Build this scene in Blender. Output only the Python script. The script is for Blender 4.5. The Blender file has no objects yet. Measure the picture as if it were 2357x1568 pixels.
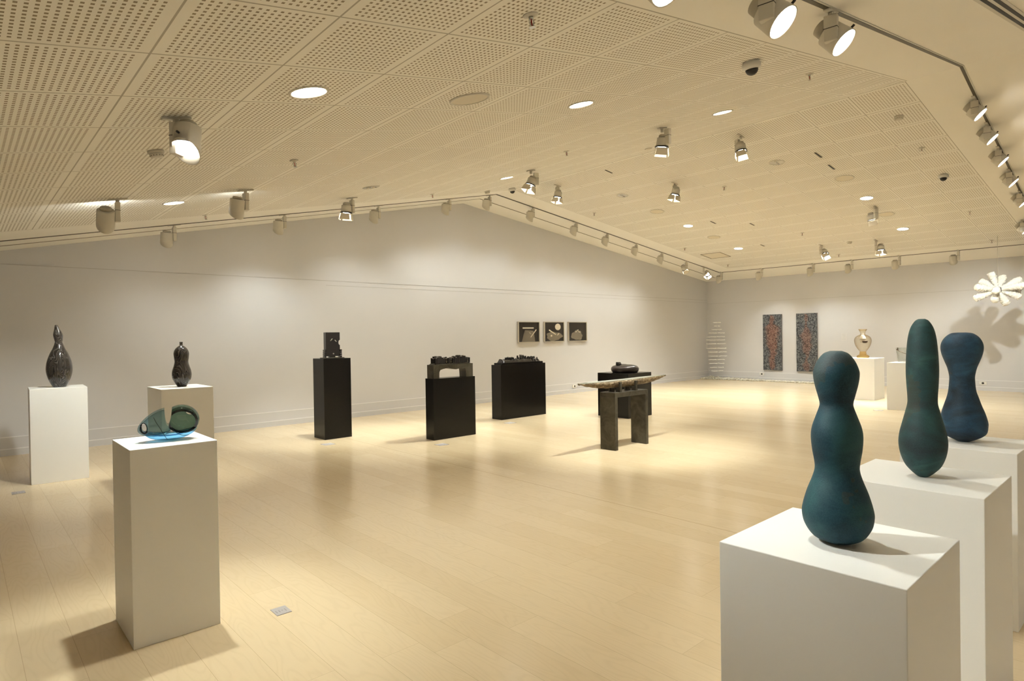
import bpy, bmesh, math, random
from mathutils import Vector, Matrix, noise
C = bpy.context.scene.collection
PI = math.pi
rnd = random.Random(7)

# ------------------------------------------------------------------ room dimensions (metres)
XF, YG, XL, YN = 18.935, 10.926, -2.2, -2.5        # far wall, long gable wall, left wall, wall behind the camera
RX, RZ, ML, MR = 8.516, 4.545, 0.2143, 0.1222      # ridge position / height, the two ceiling pitches
def cz(x): return RZ - ML*(RX-x) if x < RX else RZ - MR*(x-RX)

# ------------------------------------------------------------------ node helpers
class NT:
    def __init__(s, name):
        s.m = bpy.data.materials.new(name); s.m.use_nodes = True
        s.t = s.m.node_tree; s.t.nodes.clear()
        s.out = s.t.nodes.new('ShaderNodeOutputMaterial')
    def n(s, typ, props=None, **inp):
        nd = s.t.nodes.new('ShaderNode'+typ)
        for k, v in (props or {}).items(): setattr(nd, k, v)
        for k, v in inp.items():
            key = int(k[1:]) if k[0] == '_' else k.replace('_', ' ')
            s.put(nd.inputs[key], v)
        return nd
    def put(s, sock, v):
        if isinstance(v, bpy.types.Node): v = v.outputs[0]
        if isinstance(v, bpy.types.NodeSocket): s.t.links.new(v, sock)
        else:
            if isinstance(v, tuple) and len(v) == 3 and sock.type == 'RGBA': v = v+(1,)
            sock.default_value = v
    def m_(s, op, a, b=None, c=None):
        nd = s.t.nodes.new('ShaderNodeMath'); nd.operation = op
        s.put(nd.inputs[0], a)
        if b is not None: s.put(nd.inputs[1], b)
        if c is not None: s.put(nd.inputs[2], c)
        return nd.outputs[0]
    def mix(s, f, a, b, blend='MIX'):
        nd = s.t.nodes.new('ShaderNodeMix'); nd.data_type = 'RGBA'; nd.blend_type = blend
        s.put(nd.inputs[0], f); s.put(nd.inputs[6], a); s.put(nd.inputs[7], b)
        return nd.outputs[2]
    def ramp(s, f, *stops):
        nd = s.t.nodes.new('ShaderNodeValToRGB'); s.put(nd.inputs[0], f)
        e = nd.color_ramp.elements
        while len(e) < len(stops): e.new(0.5)
        for i, (p, c) in enumerate(stops):
            e[i].position = p; e[i].color = c+(1,) if len(c) == 3 else c
        return nd.outputs[0]
    def xyz(s, obj=False):
        if obj: src = s.n('TexCoord').outputs['Object']
        else: src = s.n('NewGeometry').outputs['Position']
        nd = s.n('SeparateXYZ', _0=src)
        return nd.outputs[0], nd.outputs[1], nd.outputs[2], src
    def comb(s, x, y, z): return s.n('CombineXYZ', _0=x, _1=y, _2=z).outputs[0]
    def noise(s, v, scale, detail=2, rough=.5, dist=0):
        return s.n('TexNoise', Vector=v, Scale=scale, Detail=detail, Roughness=rough, Distortion=dist).outputs[0]
    def bump(s, h, strength=.2, distance=.002):
        return s.n('Bump', Height=h, Strength=strength, Distance=distance).outputs[0]
    def bsdf(s, color, rough=.5, spec=.5, metal=0, normal=None, coat=0, coat_rough=.1, emit=None, estr=0):
        b = s.t.nodes.new('ShaderNodeBsdfPrincipled')
        s.put(b.inputs['Base Color'], color); s.put(b.inputs['Roughness'], rough)
        s.put(b.inputs['Metallic'], metal); s.put(b.inputs['Specular IOR Level'], spec)
        s.put(b.inputs['Coat Weight'], coat); s.put(b.inputs['Coat Roughness'], coat_rough)
        if normal is not None: s.put(b.inputs['Normal'], normal)
        if emit: s.put(b.inputs['Emission Color'], emit); s.put(b.inputs['Emission Strength'], estr)
        s.t.links.new(b.outputs[0], s.out.inputs[0])
        return s.m

def mat_paint(name, col, rough=.6, spec=.4, amount=.03, scale=9):
    t = NT(name); x, y, z, p = t.xyz(True)
    f = t.noise(p, scale, 3)
    c2 = tuple(c*(1-amount) for c in col); c1 = tuple(min(1, c*(1+amount*.5)) for c in col)
    return t.bsdf(t.mix(f, c2, c1), rough, spec, normal=t.bump(t.noise(p, 320, 1), .03, .0006))

def mat_plain(name, col, rough=.5, spec=.5, metal=0, coat=0):
    t = NT(name); x, y, z, p = t.xyz(True)
    f = t.noise(p, 25, 2)
    return t.bsdf(t.mix(f, tuple(c*.94 for c in col), col), rough, spec, metal, coat=coat)

def mat_emit(name, col, s):
    t = NT(name); x, y, z, p = t.xyz(True)
    e = t.n('Emission', Color=t.mix(t.noise(p, 30, 1), tuple(c*.97 for c in col), col), Strength=s)
    t.t.links.new(e.outputs[0], t.out.inputs[0]); return t.m

def mat_ceiling():
    t = NT('ceiling_panels'); x, y, z, p = t.xyz()
    left = t.m_('LESS_THAN', x, RX)
    def pick(a, b): return t.m_('ADD', t.m_('MULTIPLY', left, a), t.m_('MULTIPLY', t.m_('SUBTRACT', 1, left), b))
    pxw = pick(.624, .650)
    u = t.m_('DIVIDE', t.m_('SUBTRACT', x, pick(.676-6.24, RX)), pxw)
    pyw = pick(.645, .637)
    # the left field is set slightly askew to the ridge
    v = t.m_('SUBTRACT', t.m_('SUBTRACT', y, pick(1.837, 2.255)), t.m_('MULTIPLY', left, t.m_('MULTIPLY', t.m_('MAXIMUM', x, 0), .0467)))
    v = t.m_('DIVIDE', v, pyw)
    fu, fv = t.m_('FRACT', u), t.m_('FRACT', v)
    inf = t.m_('MULTIPLY', t.m_('MULTIPLY', t.m_('GREATER_THAN', v, 0), t.m_('LESS_THAN', v, 11)), t.m_('LESS_THAN', x, 17.29))
    du = t.m_('MULTIPLY', t.m_('MINIMUM', fu, t.m_('SUBTRACT', 1, fu)), pxw)
    dv = t.m_('MULTIPLY', t.m_('MINIMUM', fv, t.m_('SUBTRACT', 1, fv)), pyw)
    near_y = t.m_('LESS_THAN', t.m_('ABSOLUTE', t.m_('SUBTRACT', v, 5.5)), 5.508)
    infj = t.m_('MULTIPLY', near_y, t.m_('LESS_THAN', x, 17.295))
    ridge = t.m_('MULTIPLY', infj, t.m_('LESS_THAN', t.m_('ABSOLUTE', t.m_('SUBTRACT', x, RX)), .006))
    joint = t.m_('MULTIPLY', t.m_('MAXIMUM', t.m_('LESS_THAN', du, .0050), t.m_('LESS_THAN', dv, .0050)), infj)
    joint = t.m_('MAXIMUM', joint, ridge)
    hu = t.m_('DIVIDE', t.m_('SUBTRACT', t.m_('MULTIPLY', fu, pxw), pick(.044, .048)), pick(.0315, .0326))
    hv = t.m_('DIVIDE', t.m_('SUBTRACT', t.m_('MULTIPLY', fv, pyw), .024), .0330)
    def hole(h, cnt, w, pw):
        a = t.m_('LESS_THAN', t.m_('ABSOLUTE', t.m_('SUBTRACT', t.m_('FRACT', h), .5)), w)
        b = t.m_('MULTIPLY', t.m_('GREATER_THAN', h, 0), t.m_('LESS_THAN', h, cnt))
        return t.m_('MULTIPLY', a, b)
    holes = t.m_('MULTIPLY', t.m_('MULTIPLY', hole(hu, 17, .215, 0), hole(hv, 18, .235, 0)), inf)
    base = t.mix(t.noise(p, 1.3, 2), (.84, .82, .765), (.88, .86, .81))
    cell = t.n('TexWhiteNoise', {'noise_dimensions': '2D'}, Vector=t.comb(t.m_('FLOOR', u), t.m_('FLOOR', v), 0)).outputs[0]
    base = t.mix(t.m_('MULTIPLY', cell, t.m_('MULTIPLY', inf, .06)), base, (.55, .52, .46))
    c = t.mix(holes, base, (.29, .24, .165))
    c = t.mix(t.m_('MULTIPLY', joint, .64), c, (.22, .185, .13))
    h = t.m_('SUBTRACT', 1, t.m_('MAXIMUM', holes, joint))
    return t.bsdf(c, .72, .25, normal=t.bump(h, .35, .003))

def mat_floor():
    t = NT('maple_planks'); x, y, z, p = t.xyz()
    W, L = .215, 1.85
    i = t.m_('FLOOR', t.m_('DIVIDE', x, W)); fx = t.m_('FRACT', t.m_('DIVIDE', x, W))
    r1 = t.n('TexWhiteNoise', {'noise_dimensions': '1D'}, W=i).outputs[0]
    yy = t.m_('DIVIDE', t.m_('ADD', y, t.m_('MULTIPLY', r1, L)), L)
    j = t.m_('FLOOR', yy); fy = t.m_('FRACT', yy)
    r2 = t.n('TexWhiteNoise', {'noise_dimensions': '2D'}, Vector=t.comb(i, j, 0)).outputs[0]
    sx = t.m_('ADD', t.m_('MULTIPLY', x, 7), t.m_('MULTIPLY', r2, 37))
    sy = t.m_('ADD', t.m_('MULTIPLY', y, 1.15), t.m_('MULTIPLY', r2, 91))
    big = t.noise(t.comb(sx, sy, 0), 1.0, 1.5, .45)
    ring = t.m_('SINE', t.m_('MULTIPLY', big, 95))
    ring = t.m_('POWER', t.m_('MULTIPLY_ADD', ring, .5, .5), 3)
    fine = t.noise(t.comb(t.m_('MULTIPLY', sx, 14), t.m_('MULTIPLY', sy, 2), 0), 1.0, 2)
    cloud = t.noise(t.comb(sx, sy, 4), .35, 2)
    base = t.mix(r2, (.70, .565, .375), (.655, .52, .335))
    base = t.mix(t.m_('MULTIPLY', ring, .085), base, (.36, .255, .14))
    base = t.mix(t.m_('MULTIPLY', fine, .10), base, (.45, .33, .19))
    base = t.mix(t.m_('MULTIPLY', cloud, .10), base, (.74, .62, .44))
    ex = t.m_('MULTIPLY', t.m_('MINIMUM', fx, t.m_('SUBTRACT', 1, fx)), W)
    ey = t.m_('MULTIPLY', t.m_('MINIMUM', fy, t.m_('SUBTRACT', 1, fy)), L)
    gap = t.m_('MAXIMUM', t.m_('LESS_THAN', ex, .0011), t.m_('MULTIPLY', t.m_('LESS_THAN', ey, .0011), .8))
    seam = 0
    for sx0 in (4.45, 11.6):
        q = t.m_('LESS_THAN', t.m_('ABSOLUTE', t.m_('SUBTRACT', x, sx0)), .0035)
        seam = q if seam == 0 else t.m_('MAXIMUM', seam, q)
    base = t.mix(t.m_('MULTIPLY', gap, .42), base, (.25, .18, .10))
    base = t.mix(t.m_('MULTIPLY', seam, .65), base, (.28, .2, .09))
    rough = t.m_('MULTIPLY_ADD', fine, .07, .17)
    return t.bsdf(base, rough, .5, normal=t.bump(t.m_('SUBTRACT', t.m_('MULTIPLY', ring, -.15), gap), .08, .001))

def mat_black_glass():
    # dark blown glass with pale trailed threads
    t = NT('threaded_dark_glass'); x, y, z, p = t.xyz(True)
    w = t.noise(t.comb(t.m_('MULTIPLY', x, 5), t.m_('MULTIPLY', y, 5), t.m_('MULTIPLY', z, 2.2)), 1.3, 1.6, .45, .8)
    s = t.m_('ABSOLUTE', t.m_('SINE', t.m_('MULTIPLY', w, 75)))
    line = t.m_('POWER', t.m_('SUBTRACT', 1, s), 2.2)
    patch = t.m_('SMOOTH_MIN', 1, t.m_('MULTIPLY', t.noise(p, 6, 2), 1.5), .1)
    c = t.mix(t.m_('MULTIPLY', line, t.m_('MULTIPLY', patch, .55)), t.mix(t.noise(p, 4, 1), (.010, .008, .007), (.028, .022, .019)), (.22, .205, .19))
    return t.bsdf(c, .09, .45, coat=.3, coat_rough=.03)

def mat_verdigris(name, a, b, c, seed):
    t = NT(name); x, y, z, p = t.xyz(True)
    q = t.n('VectorMath', {'operation': 'ADD'}, _0=p, _1=(seed, seed*2., seed*.7)).outputs[0]
    k = t.noise(t.n('Mapping', Vector=q, Rotation=(0, .6, .4), Scale=(3, 3, 5.5)).outputs[0], 1.5, 5, .62, .7)
    g = t.noise(q, 260, 2, .6)
    col = t.ramp(k, (.30, a), (.50, b), (.68, c))
    rust = t.m_('GREATER_THAN', t.noise(q, 3.6, 4, .6), .60)
    col = t.mix(t.m_('MULTIPLY', rust, .28), col, (.075, .05, .02))
    col = t.mix(t.m_('MULTIPLY', t.m_('POWER', g, 2.2), .55), col, t.mix(.55, col, (.09, .20, .22)))
    return t.bsdf(col, .58, .26, normal=t.bump(g, .5, .0018))

def mat_steel():
    t = NT('blackened_steel'); x, y, z, p = t.xyz(True)
    k = t.noise(p, 5, 5, .65, 1.2)
    c = t.ramp(k, (.3, (.040, .034, .025)), (.55, (.085, .078, .060)), (.75, (.12, .112, .088)))
    return t.bsdf(c, t.m_('MULTIPLY_ADD', k, .3, .28), .5, .55, normal=t.bump(k, .06, .001))

def mat_bark_stone():
    t = NT('weathered_cast_glass'); x, y, z, p = t.xyz(True)
    q = t.n('Mapping', Vector=p, Scale=(8, 14, 22), Rotation=(0, .5, 0)).outputs[0]
    k = t.noise(q, 1.9, 8, .75, .8)
    f = t.noise(p, 90, 3, .7)
    c = t.ramp(k, (.37, (.028, .019, .009)), (.45, (.10, .068, .034)), (.53, (.21, .155, .085)), (.62, (.46, .39, .27)))
    c = t.mix(t.m_('MULTIPLY', f, .35), c, (.22, .15, .08))
    return t.bsdf(c, .55, .4, normal=t.bump(t.m_('ADD', k, t.m_('MULTIPLY', f, .4)), .8, .012))

def mat_thin_glass(name, tint, edge, rough=.0):
    """clear glass wall: light passes and is tinted by the path through the wall, the surface mirrors at grazing angles"""
    t = NT(name); x, y, z, p = t.xyz(True)
    lw = t.n('LayerWeight', Blend=.42)
    col = t.mix(t.m_('POWER', lw.outputs['Facing'], 2.2), t.mix(t.noise(p, 12, 1), tint, tuple(c*.95 for c in tint)), edge)
    tr = t.n('BsdfTransparent', Color=col)
    gl = t.n('BsdfGlossy', Color=(.95, .95, .95), Roughness=rough)
    fr = t.m_('MULTIPLY_ADD', t.m_('POWER', t.n('LayerWeight', Blend=.5).outputs['Facing'], 5), .85, .035)
    mx = t.n('MixShader', _0=fr, _1=tr.outputs[0], _2=gl.outputs[0])
    t.t.links.new(mx.outputs[0], t.out.inputs[0]); return t.m

def mat_figure_panel(name, seed, spread, tone):
    t = NT(name); x, y, z, p = t.xyz(True)
    # board lies in the local y-z plane, half height .87
    q = t.n('VectorMath', {'operation': 'ADD'}, _0=p, _1=(0, seed, seed*3)).outputs[0]
    v = t.n('TexVoronoi', Vector=q, Scale=34.0, Randomness=1.0)
    cell = v.outputs['Color']; g = t.n('SeparateColor', _0=cell).outputs[0]
    bg = t.ramp(g, (.0, (.020, .020, .025)), (.3, (.065, .072, .085)), (.6, (.125, .138, .15)), (.85, (.24, .25, .26)))
    fg = t.ramp(g, (.0, (.07, .035, .028)), (.35, (.18, .085, .065)), (.7, (.29, .16, .125)), (1, (.36, .24, .20)))
    wob = t.m_('MULTIPLY_ADD', t.noise(q, 4.5, 4, .65), .30, -.15)
    ay = t.m_('ABSOLUTE', t.m_('ADD', y, wob))
    zz = t.m_('ADD', z, -.02)
    prof = t.n('FloatCurve', _1=t.m_('MULTIPLY_ADD', z, .55, .5))
    cu = prof.mapping.curves[0]
    pts = spread
    while len(cu.points) < len(pts): cu.points.new(.5, .5)
    for a, (px, py) in zip(cu.points, pts): a.location = (px, py)
    prof.mapping.update()
    wdt = t.m_('MULTIPLY', prof.outputs[0], .30)
    body = t.m_('SUBTRACT', 1, t.m_('DIVIDE', ay, t.m_('MAXIMUM', wdt, .001)))
    body = t.n('MapRange', {'interpolation_type': 'SMOOTHSTEP'}, Value=body, _1=-.15, _2=.55).outputs[0]
    c = t.mix(t.m_('MULTIPLY', body, tone), bg, fg)
    e = v.outputs['Distance']
    return t.bsdf(t.mix(t.m_('MULTIPLY', e, .5), c, (.02, .02, .02)), .45, .4)

def mat_nest():
    t = NT('print_tangle'); x, y, z, p = t.xyz(True)
    k = t.noise(p, 16, 3, .6, 3.0)
    l = t.m_('ABSOLUTE', t.m_('SINE', t.m_('MULTIPLY', k, 60)))
    return t.bsdf(t.ramp(t.m_('POWER', t.m_('SUBTRACT', 1, l), 1.0), (.0, (.025, .020, .014)), (.45, (.12, .10, .07)), (1, (.55, .48, .36))), .3, .4)

M = {}
M['wall'] = mat_paint('grey_wall_paint', (.60, .598, .618), .62, .3, .02, 2)
M['ceiling'] = mat_ceiling()
M['floor'] = mat_floor()
M['white'] = mat_paint('pedestal_white', (.80, .79, .765), .42, .4, .02, 3)
M['black'] = mat_paint('pedestal_black', (.0065, .0055, .0045), .26, .30, .15, 5)
M['fixture'] = mat_plain('fixture_offwhite', (.62, .59, .52), .45, .4)
M['capgrey'] = mat_plain('fixture_cap', (.46, .43, .36), .5)
M['dark'] = mat_plain('dark_plastic', (.02, .018, .016), .4)
M['slot'] = mat_plain('slot_black', (.006, .006, .007), .6)
M['track'] = mat_plain('track_bronze', (.075, .065, .045), .5)
M['tracklip'] = mat_plain('track_lip', (.58, .58, .53), .5)
M['faint'] = mat_plain('shadow_gap', (.20, .17, .12), .8)
M['lens'] = mat_emit('lamp_glow', (1.0, .93, .80), 14)
M['flap'] = mat_plain('flap_white', (.66, .60, .48), .5)
M['chrome'] = mat_plain('chrome', (.7, .68, .64), .18, .5, 1)
M['bulb'] = mat_plain('sprinkler_bulb', (.35, .03, .02), .15)
M['reflector'] = mat_plain('matt_reflector', (.55, .53, .48), .3, .5, .6)
M['glassvase'] = mat_black_glass()
M['steel'] = mat_steel()
M['castblack'] = mat_plain('cast_black_glass', (.012, .010, .010), .12, .6, coat=.4)
M['castpale'] = mat_plain('polished_pale_facets', (.42, .39, .36), .12, .6, coat=.3)
M['bronze'] = mat_plain('burnished_bronze', (.055, .045, .042), .33, .6, .5)
M['plank'] = mat_bark_stone()
M['planktop'] = mat_plain('polished_glass_top', (.36, .37, .31), .12, .6)
M['verdA'] = mat_verdigris('blue_green_patina', (.005, .016, .030), (.009, .040, .062), (.020, .075, .085), 1.3)
M['verdB'] = mat_verdigris('green_patina', (.016, .020, .026), (.020, .052, .056), (.042, .105, .092), 5.1)
M['verdC'] = mat_verdigris('deep_blue_patina', (.008, .012, .024), (.016, .040, .078), (.030, .085, .15), 9.7)
M['teal'] = mat_thin_glass('teal_glass', (.76, .87, .90), (.15, .36, .46))
M['tealdark'] = mat_thin_glass('smoky_green_glass', (.47, .63, .60), (.12, .24, .25))
M['blue'] = mat_thin_glass('blue_glass', (.46, .72, .88), (.08, .30, .58))
M['rim'] = mat_plain('dark_glass_rim', (.006, .010, .014), .08, .35)
M['amber'] = mat_thin_glass('amber_glass', (.95, .91, .82), (.34, .20, .06))
M['amberdeep'] = mat_thin_glass('deep_amber_glass', (.92, .78, .50), (.40, .23, .06))
M['clear'] = mat_thin_glass('clear_glass', (.97, .98, .97), (.72, .76, .74))
M['handle'] = mat_plain('aged_brass', (.11, .075, .04), .35, .5, .7)
M['silver'] = mat_paint('silver_mirrored_inside', (.6, .58, .55), .2, .6, .2, 14)
M['spike'] = mat_plain('milk_glass', (.86, .84, .78), .25, .6, coat=.3)
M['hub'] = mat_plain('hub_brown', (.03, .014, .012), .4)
M['wire'] = mat_plain('steel_wire', (.45, .42, .36), .4, .5, .5)
M['rod'] = mat_emit('lit_glass_rod', (1.0, .97, .9), .9)
t_ = NT('frosted_glass_rod'); t_.bsdf(t_.mix(t_.noise(t_.xyz(True)[3], 60, 2), (.88, .88, .85), (.95, .95, .93)), .25, .6, coat=.4); M['rod'] = t_.m
t_ = NT('pale_pebble'); pv = t_.xyz(True)[3]
t_.bsdf(t_.ramp(t_.noise(pv, 16, 3), (.3, (.42, .38, .29)), (.55, (.70, .66, .55)), (.7, (.82, .79, .70))), .35, .5); M['pebble'] = t_.m
M['card'] = mat_plain('grey_card', (.40, .375, .37), .4)
M['ink'] = mat_plain('faint_ink', (.27, .245, .24), .5)
M['wallcard'] = mat_plain('pale_card', (.63, .625, .635), .5)
M['wallink'] = mat_plain('pale_ink', (.54, .53, .54), .5)
M['bead'] = mat_paint('pale_bead_paint', (.76, .755, .77), .5, .4, .02, 3)
M['joint'] = mat_plain('wall_joint', (.40, .385, .38), .7)
M['frame'] = mat_plain('silver_frame', (.47, .43, .35), .3, .6, .15)
M['mount'] = mat_plain('print_black', (.022, .017, .012), .25, .5)
M['bone'] = mat_plain('print_ivory', (.60, .54, .42), .4)
M['nest'] = mat_nest()
M['outlet'] = mat_plain('outlet_white', (.74, .73, .70), .4)
M['panelA'] = mat_figure_panel('figure_board_one', 2.3, [(.03, .10), (.10, .32), (.30, .45), (.55, .66), (.72, .85), (.80, .55), (.845, .20), (.93, .22), (.97, .0)], .95)
M['panelB'] = mat_figure_panel('figure_board_two', 7.9, [(.03, .2), (.12, .35), (.22, .15), (.38, .45), (.55, .55), (.70, .40), (.80, .15), (.92, .22), (.97, .1)], .72)
M['boardedge'] = mat_plain('board_edge', (.16, .15, .15), .5)

# ------------------------------------------------------------------ mesh helpers
def box(bm, x0, x1, y0, y1, z0, z1, mi=0, bev=0, mat=None):
    vs = [bm.verts.new((x, y, z)) for z in (z0, z1) for y in (y0, y1) for x in (x0, x1)]
    fs = [bm.faces.new([vs[i] for i in q]) for q in ((0, 2, 3, 1), (4, 5, 7, 6), (0, 1, 5, 4), (2, 6, 7, 3), (0, 4, 6, 2), (1, 3, 7, 5))]
    for f in fs: f.material_index = mi
    if mat is not None: bmesh.ops.transform(bm, matrix=mat, verts=vs)
    if bev:
        es = list({e for f in fs for e in f.edges})
        r = bmesh.ops.bevel(bm, geom=es, offset=bev, segments=2, affect='EDGES', profile=.5)
        for f in r['faces']: f.material_index = mi
    return vs
def frame_for(d):
    d = Vector(d).normalized(); a = Vector((0, 0, 1)) if abs(d.z) < .95 else Vector((1, 0, 0))
    x = a.cross(d).normalized(); return x, d.cross(x), d
def ring_loft(bm, rings, cap0=True, cap1=True, mi=0, closed=True):
    R = [[bm.verts.new(p) for p in r] for r in rings]; n = len(R[0])
    for a, b in zip(R, R[1:]):
        for i in range(n):
            if not closed and i == n-1: break
            f = bm.faces.new((a[i], a[(i+1) % n], b[(i+1) % n], b[i])); f.material_index = mi; f.smooth = True
    if cap0: bm.faces.new(list(reversed(R[0]))).material_index = mi
    if cap1: bm.faces.new(R[-1]).material_index = mi
    return [v for r in R for v in r]
def cyl(bm, p0, p1, r0, r1=None, seg=20, mi=0, cap0=True, cap1=True):
    r1 = r0 if r1 is None else r1; p0, p1 = Vector(p0), Vector(p1); x, y, d = frame_for(p1-p0)
    return ring_loft(bm, [[p+x*(r*math.cos(a))+y*(r*math.sin(a)) for a in [2*PI*i/seg for i in range(seg)]] for p, r in ((p0, r0), (p1, r1))], cap0, cap1, mi)
def lathe(bm, prof, seg=40, mi=0, cap0=True, cap1=True, shift=None):
    rings = []
    for q in prof:
        r, z = q[0], q[1]; sx = q[2] if len(q) > 2 else 0; sy = q[3] if len(q) > 3 else 0
        rings.append([(sx+r*math.cos(2*PI*i/seg), sy+r*math.sin(2*PI*i/seg), z) for i in range(seg)])
    return ring_loft(bm, rings, cap0, cap1, mi)
def tube(bm, pts, r, seg=8, mi=0):
    pts = [Vector(p) for p in pts]; rings = []
    for i, p in enumerate(pts):
        d = pts[min(i+1, len(pts)-1)]-pts[max(i-1, 0)]; x, y, _ = frame_for(d)
        rr = r[i] if isinstance(r, (list, tuple)) else r
        rings.append([p+x*(rr*math.cos(2*PI*k/seg))+y*(rr*math.sin(2*PI*k/seg)) for k in range(seg)])
    return ring_loft(bm, rings, True, True, mi)
def prism(bm, poly, y0, y1, mi=0):
    """closed outline in x-z, extruded along y"""
    a = [bm.verts.new((x, y0, z)) for x, z in poly]; b = [bm.verts.new((x, y1, z)) for x, z in poly]; n = len(poly)
    bm.faces.new(a).material_index = mi; bm.faces.new(list(reversed(b))).material_index = mi
    for i in range(n): bm.faces.new((a[i], b[i], b[(i+1) % n], a[(i+1) % n])).material_index = mi
    return a+b
def spline(pts, n):
    """Catmull-Rom resampling of a list of tuples"""
    out = []; P = [pts[0]]+list(pts)+[pts[-1]]
    for i in range(1, len(P)-2):
        for k in range(n):
            t = k/n; a, b, c, d = P[i-1], P[i], P[i+1], P[i+2]
            out.append(tuple(.5*((2*q)+(r-p)*t+(2*p-5*q+4*r-s)*t*t+(-p+3*q-3*r+s)*t**3) for p, q, r, s in zip(a, b, c, d)))
    out.append(tuple(pts[-1])); return out
def obj(name, bm, mats, parent=None, loc=None):
    bmesh.ops.recalc_face_normals(bm, faces=bm.faces[:])
    me = bpy.data.meshes.new(name); bm.to_mesh(me); bm.free()
    for m in (mats if isinstance(mats, (list, tuple)) else [mats]): me.materials.append(M[m])
    o = bpy.data.objects.new(name, me); C.objects.link(o)
    if parent: o.parent = parent
    if loc: o.location = loc
    return o
def tag(o, label, cat, group=None, kind=None):
    o['label'] = label; o['category'] = cat
    if group: o['group'] = group
    if kind: o['kind'] = kind
    return o
def thing(name, label, cat, loc=(0, 0, 0), rz=0, group=None):
    o = bpy.data.objects.new(name, None); C.objects.link(o); o.empty_display_size = .1
    o.location = loc; o.rotation_euler = (0, 0, rz); return tag(o, label, cat, group)
def struct(name, bm, m, label=None):
    o = obj(name, bm, m); o['kind'] = 'structure'
    if label: o['label'] = label
    return o
def B(): return bmesh.new()

# ------------------------------------------------------------------ the setting
bm = B(); box(bm, XL-.2, XF+.2, YN-.2, YG+.2, -.12, 0); struct('floor', bm, 'floor', 'pale maple plank floor with a low sheen')
bm = B()
prism(bm, [(XL-.2, cz(XL-.2)), (RX, RZ), (XF+.2, cz(XF+.2)), (XF+.2, cz(XF+.2)+.15), (RX, RZ+.15), (XL-.2, cz(XL-.2)+.15)], YN-.2, YG+.2)
struct('ceiling', bm, 'ceiling', 'pitched ceiling of perforated cream panels with plain borders')
bm = B(); prism(bm, [(XL-.2, 0), (XF, 0), (XF, cz(XF)), (RX, RZ), (XL-.2, cz(XL-.2))], YG, YG+.15); struct('wall_back', bm, 'wall', 'long grey gable wall')
bm = B(); box(bm, XF, XF+.15, YN-.15, YG, 0, cz(XF)); struct('wall_right', bm, 'wall', 'grey end wall')
bm = B(); box(bm, XL-.15, XL, YN, YG, 0, cz(XL)); struct('wall_left', bm, 'wall')
bm = B(); prism(bm, [(XL-.2, 0), (XF, 0), (XF, cz(XF)), (RX, RZ), (XL-.2, cz(XL-.2))], YN-.15, YN); struct('wall_front', bm, 'wall')
def skirting(name, ax):
    bm = B()
    for z0, z1, th, mi in ((0, .087, .024, 0), (.087, .0985, .026, 1), (.0985, .250, .013, 0), (.250, .2605, .015, 1)):
        if ax == 'x': box(bm, XL, XF-.001, YG-th, YG-.0005, z0, z1, mi)
        else: box(bm, XF-th, XF-.0005, YN, YG-.028, z0, z1, mi)
    struct(name, bm, ['wall', 'bead'])
skirting('baseboard_back', 'x'); skirting('baseboard_right', 'y')
# hairline joints of the wall lining
bm = B(); box(bm, XL, XF-.002, YG-.0035, YG-.0003, 2.640, 2.646); box(bm, XL, XF-.002, YG-.006, YG-.0003, 2.646, 2.652, 1)
box(bm, 5.2, XF-.002, YG-.003, YG-.0003, 2.553, 2.558)
struct('trim_1', bm, ['joint', 'wall'])
bm = B(); box(bm, XF-.003, XF-.0003, YN, YG-.008, 2.516, 2.521); struct('trim_2', bm, 'joint')
# recessed air gap beside the wall, following both slopes
def sloped_strip(bm, x0, x1, y0, y1, d0, d1, mi=0):
    """strip under the ceiling between two x, split at the ridge; d0/d1 = drop below the ceiling of its upper and lower side"""
    xs = sorted({x0, x1} | ({RX} if x0 < RX < x1 else set()))
    for a, b in zip(xs, xs[1:]):
        za = RZ-ML*(RX-a) if a < RX or b <= RX else cz(a); zb = RZ-ML*(RX-b) if b <= RX else cz(b)
        prism(bm, [(a, za-d0), (b, zb-d0), (b, zb-d1), (a, za-d1)], y0, y1, mi)
bm = B(); sloped_strip(bm, XL, XF-.5, 10.325, 10.352, .0003, .004); struct('trim_3', bm, 'faint')

def rail(name, label, segs):
    r = thing(name, label, 'lighting track', (0, 0, 0), 0)
    for part, mi, off, dep, w in (('channel', 'track', 0, .008, .030), ('flange', 'tracklip', .022, .006, .012)):
        bm = B()
        for s in segs:
            if s[0] == 'x':
                vs0 = set(bm.verts); sloped_strip(bm, s[1], s[2], off*s[4]-w/2, off*s[4]+w/2, .0003, dep)
                for v in bm.verts:
                    if v not in vs0: v.co.y += s[3](v.co.x) if callable(s[3]) else s[3]
            else:
                z = cz(s[1]); x0 = s[1]-w/2+off*s[4]; 
                prism(bm, [(x0, cz(x0)-.0003), (x0+w, cz(x0+w)-.0003), (x0+w, cz(x0+w)-dep), (x0, cz(x0)-dep)], s[2], s[3])
        obj(part, bm, mi, r)
    return r
rail('lighting_track', 'recessed lighting track along the top of the long grey wall, bent at the ridge', [('x', XL, 17.70, 9.785, 1)])
rail('lighting_track', 'recessed lighting track above the end wall with the two figure boards', [('y', 17.72, 1.70, 9.765, 1)])
rail('lighting_track', 'dark recessed lighting track on the plain ceiling border over the blue sculptures', [('x', XL, 17.70, lambda x: 1.70+(.042*(x-RX) if x < RX else .039*(x-RX)), -1)])

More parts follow.
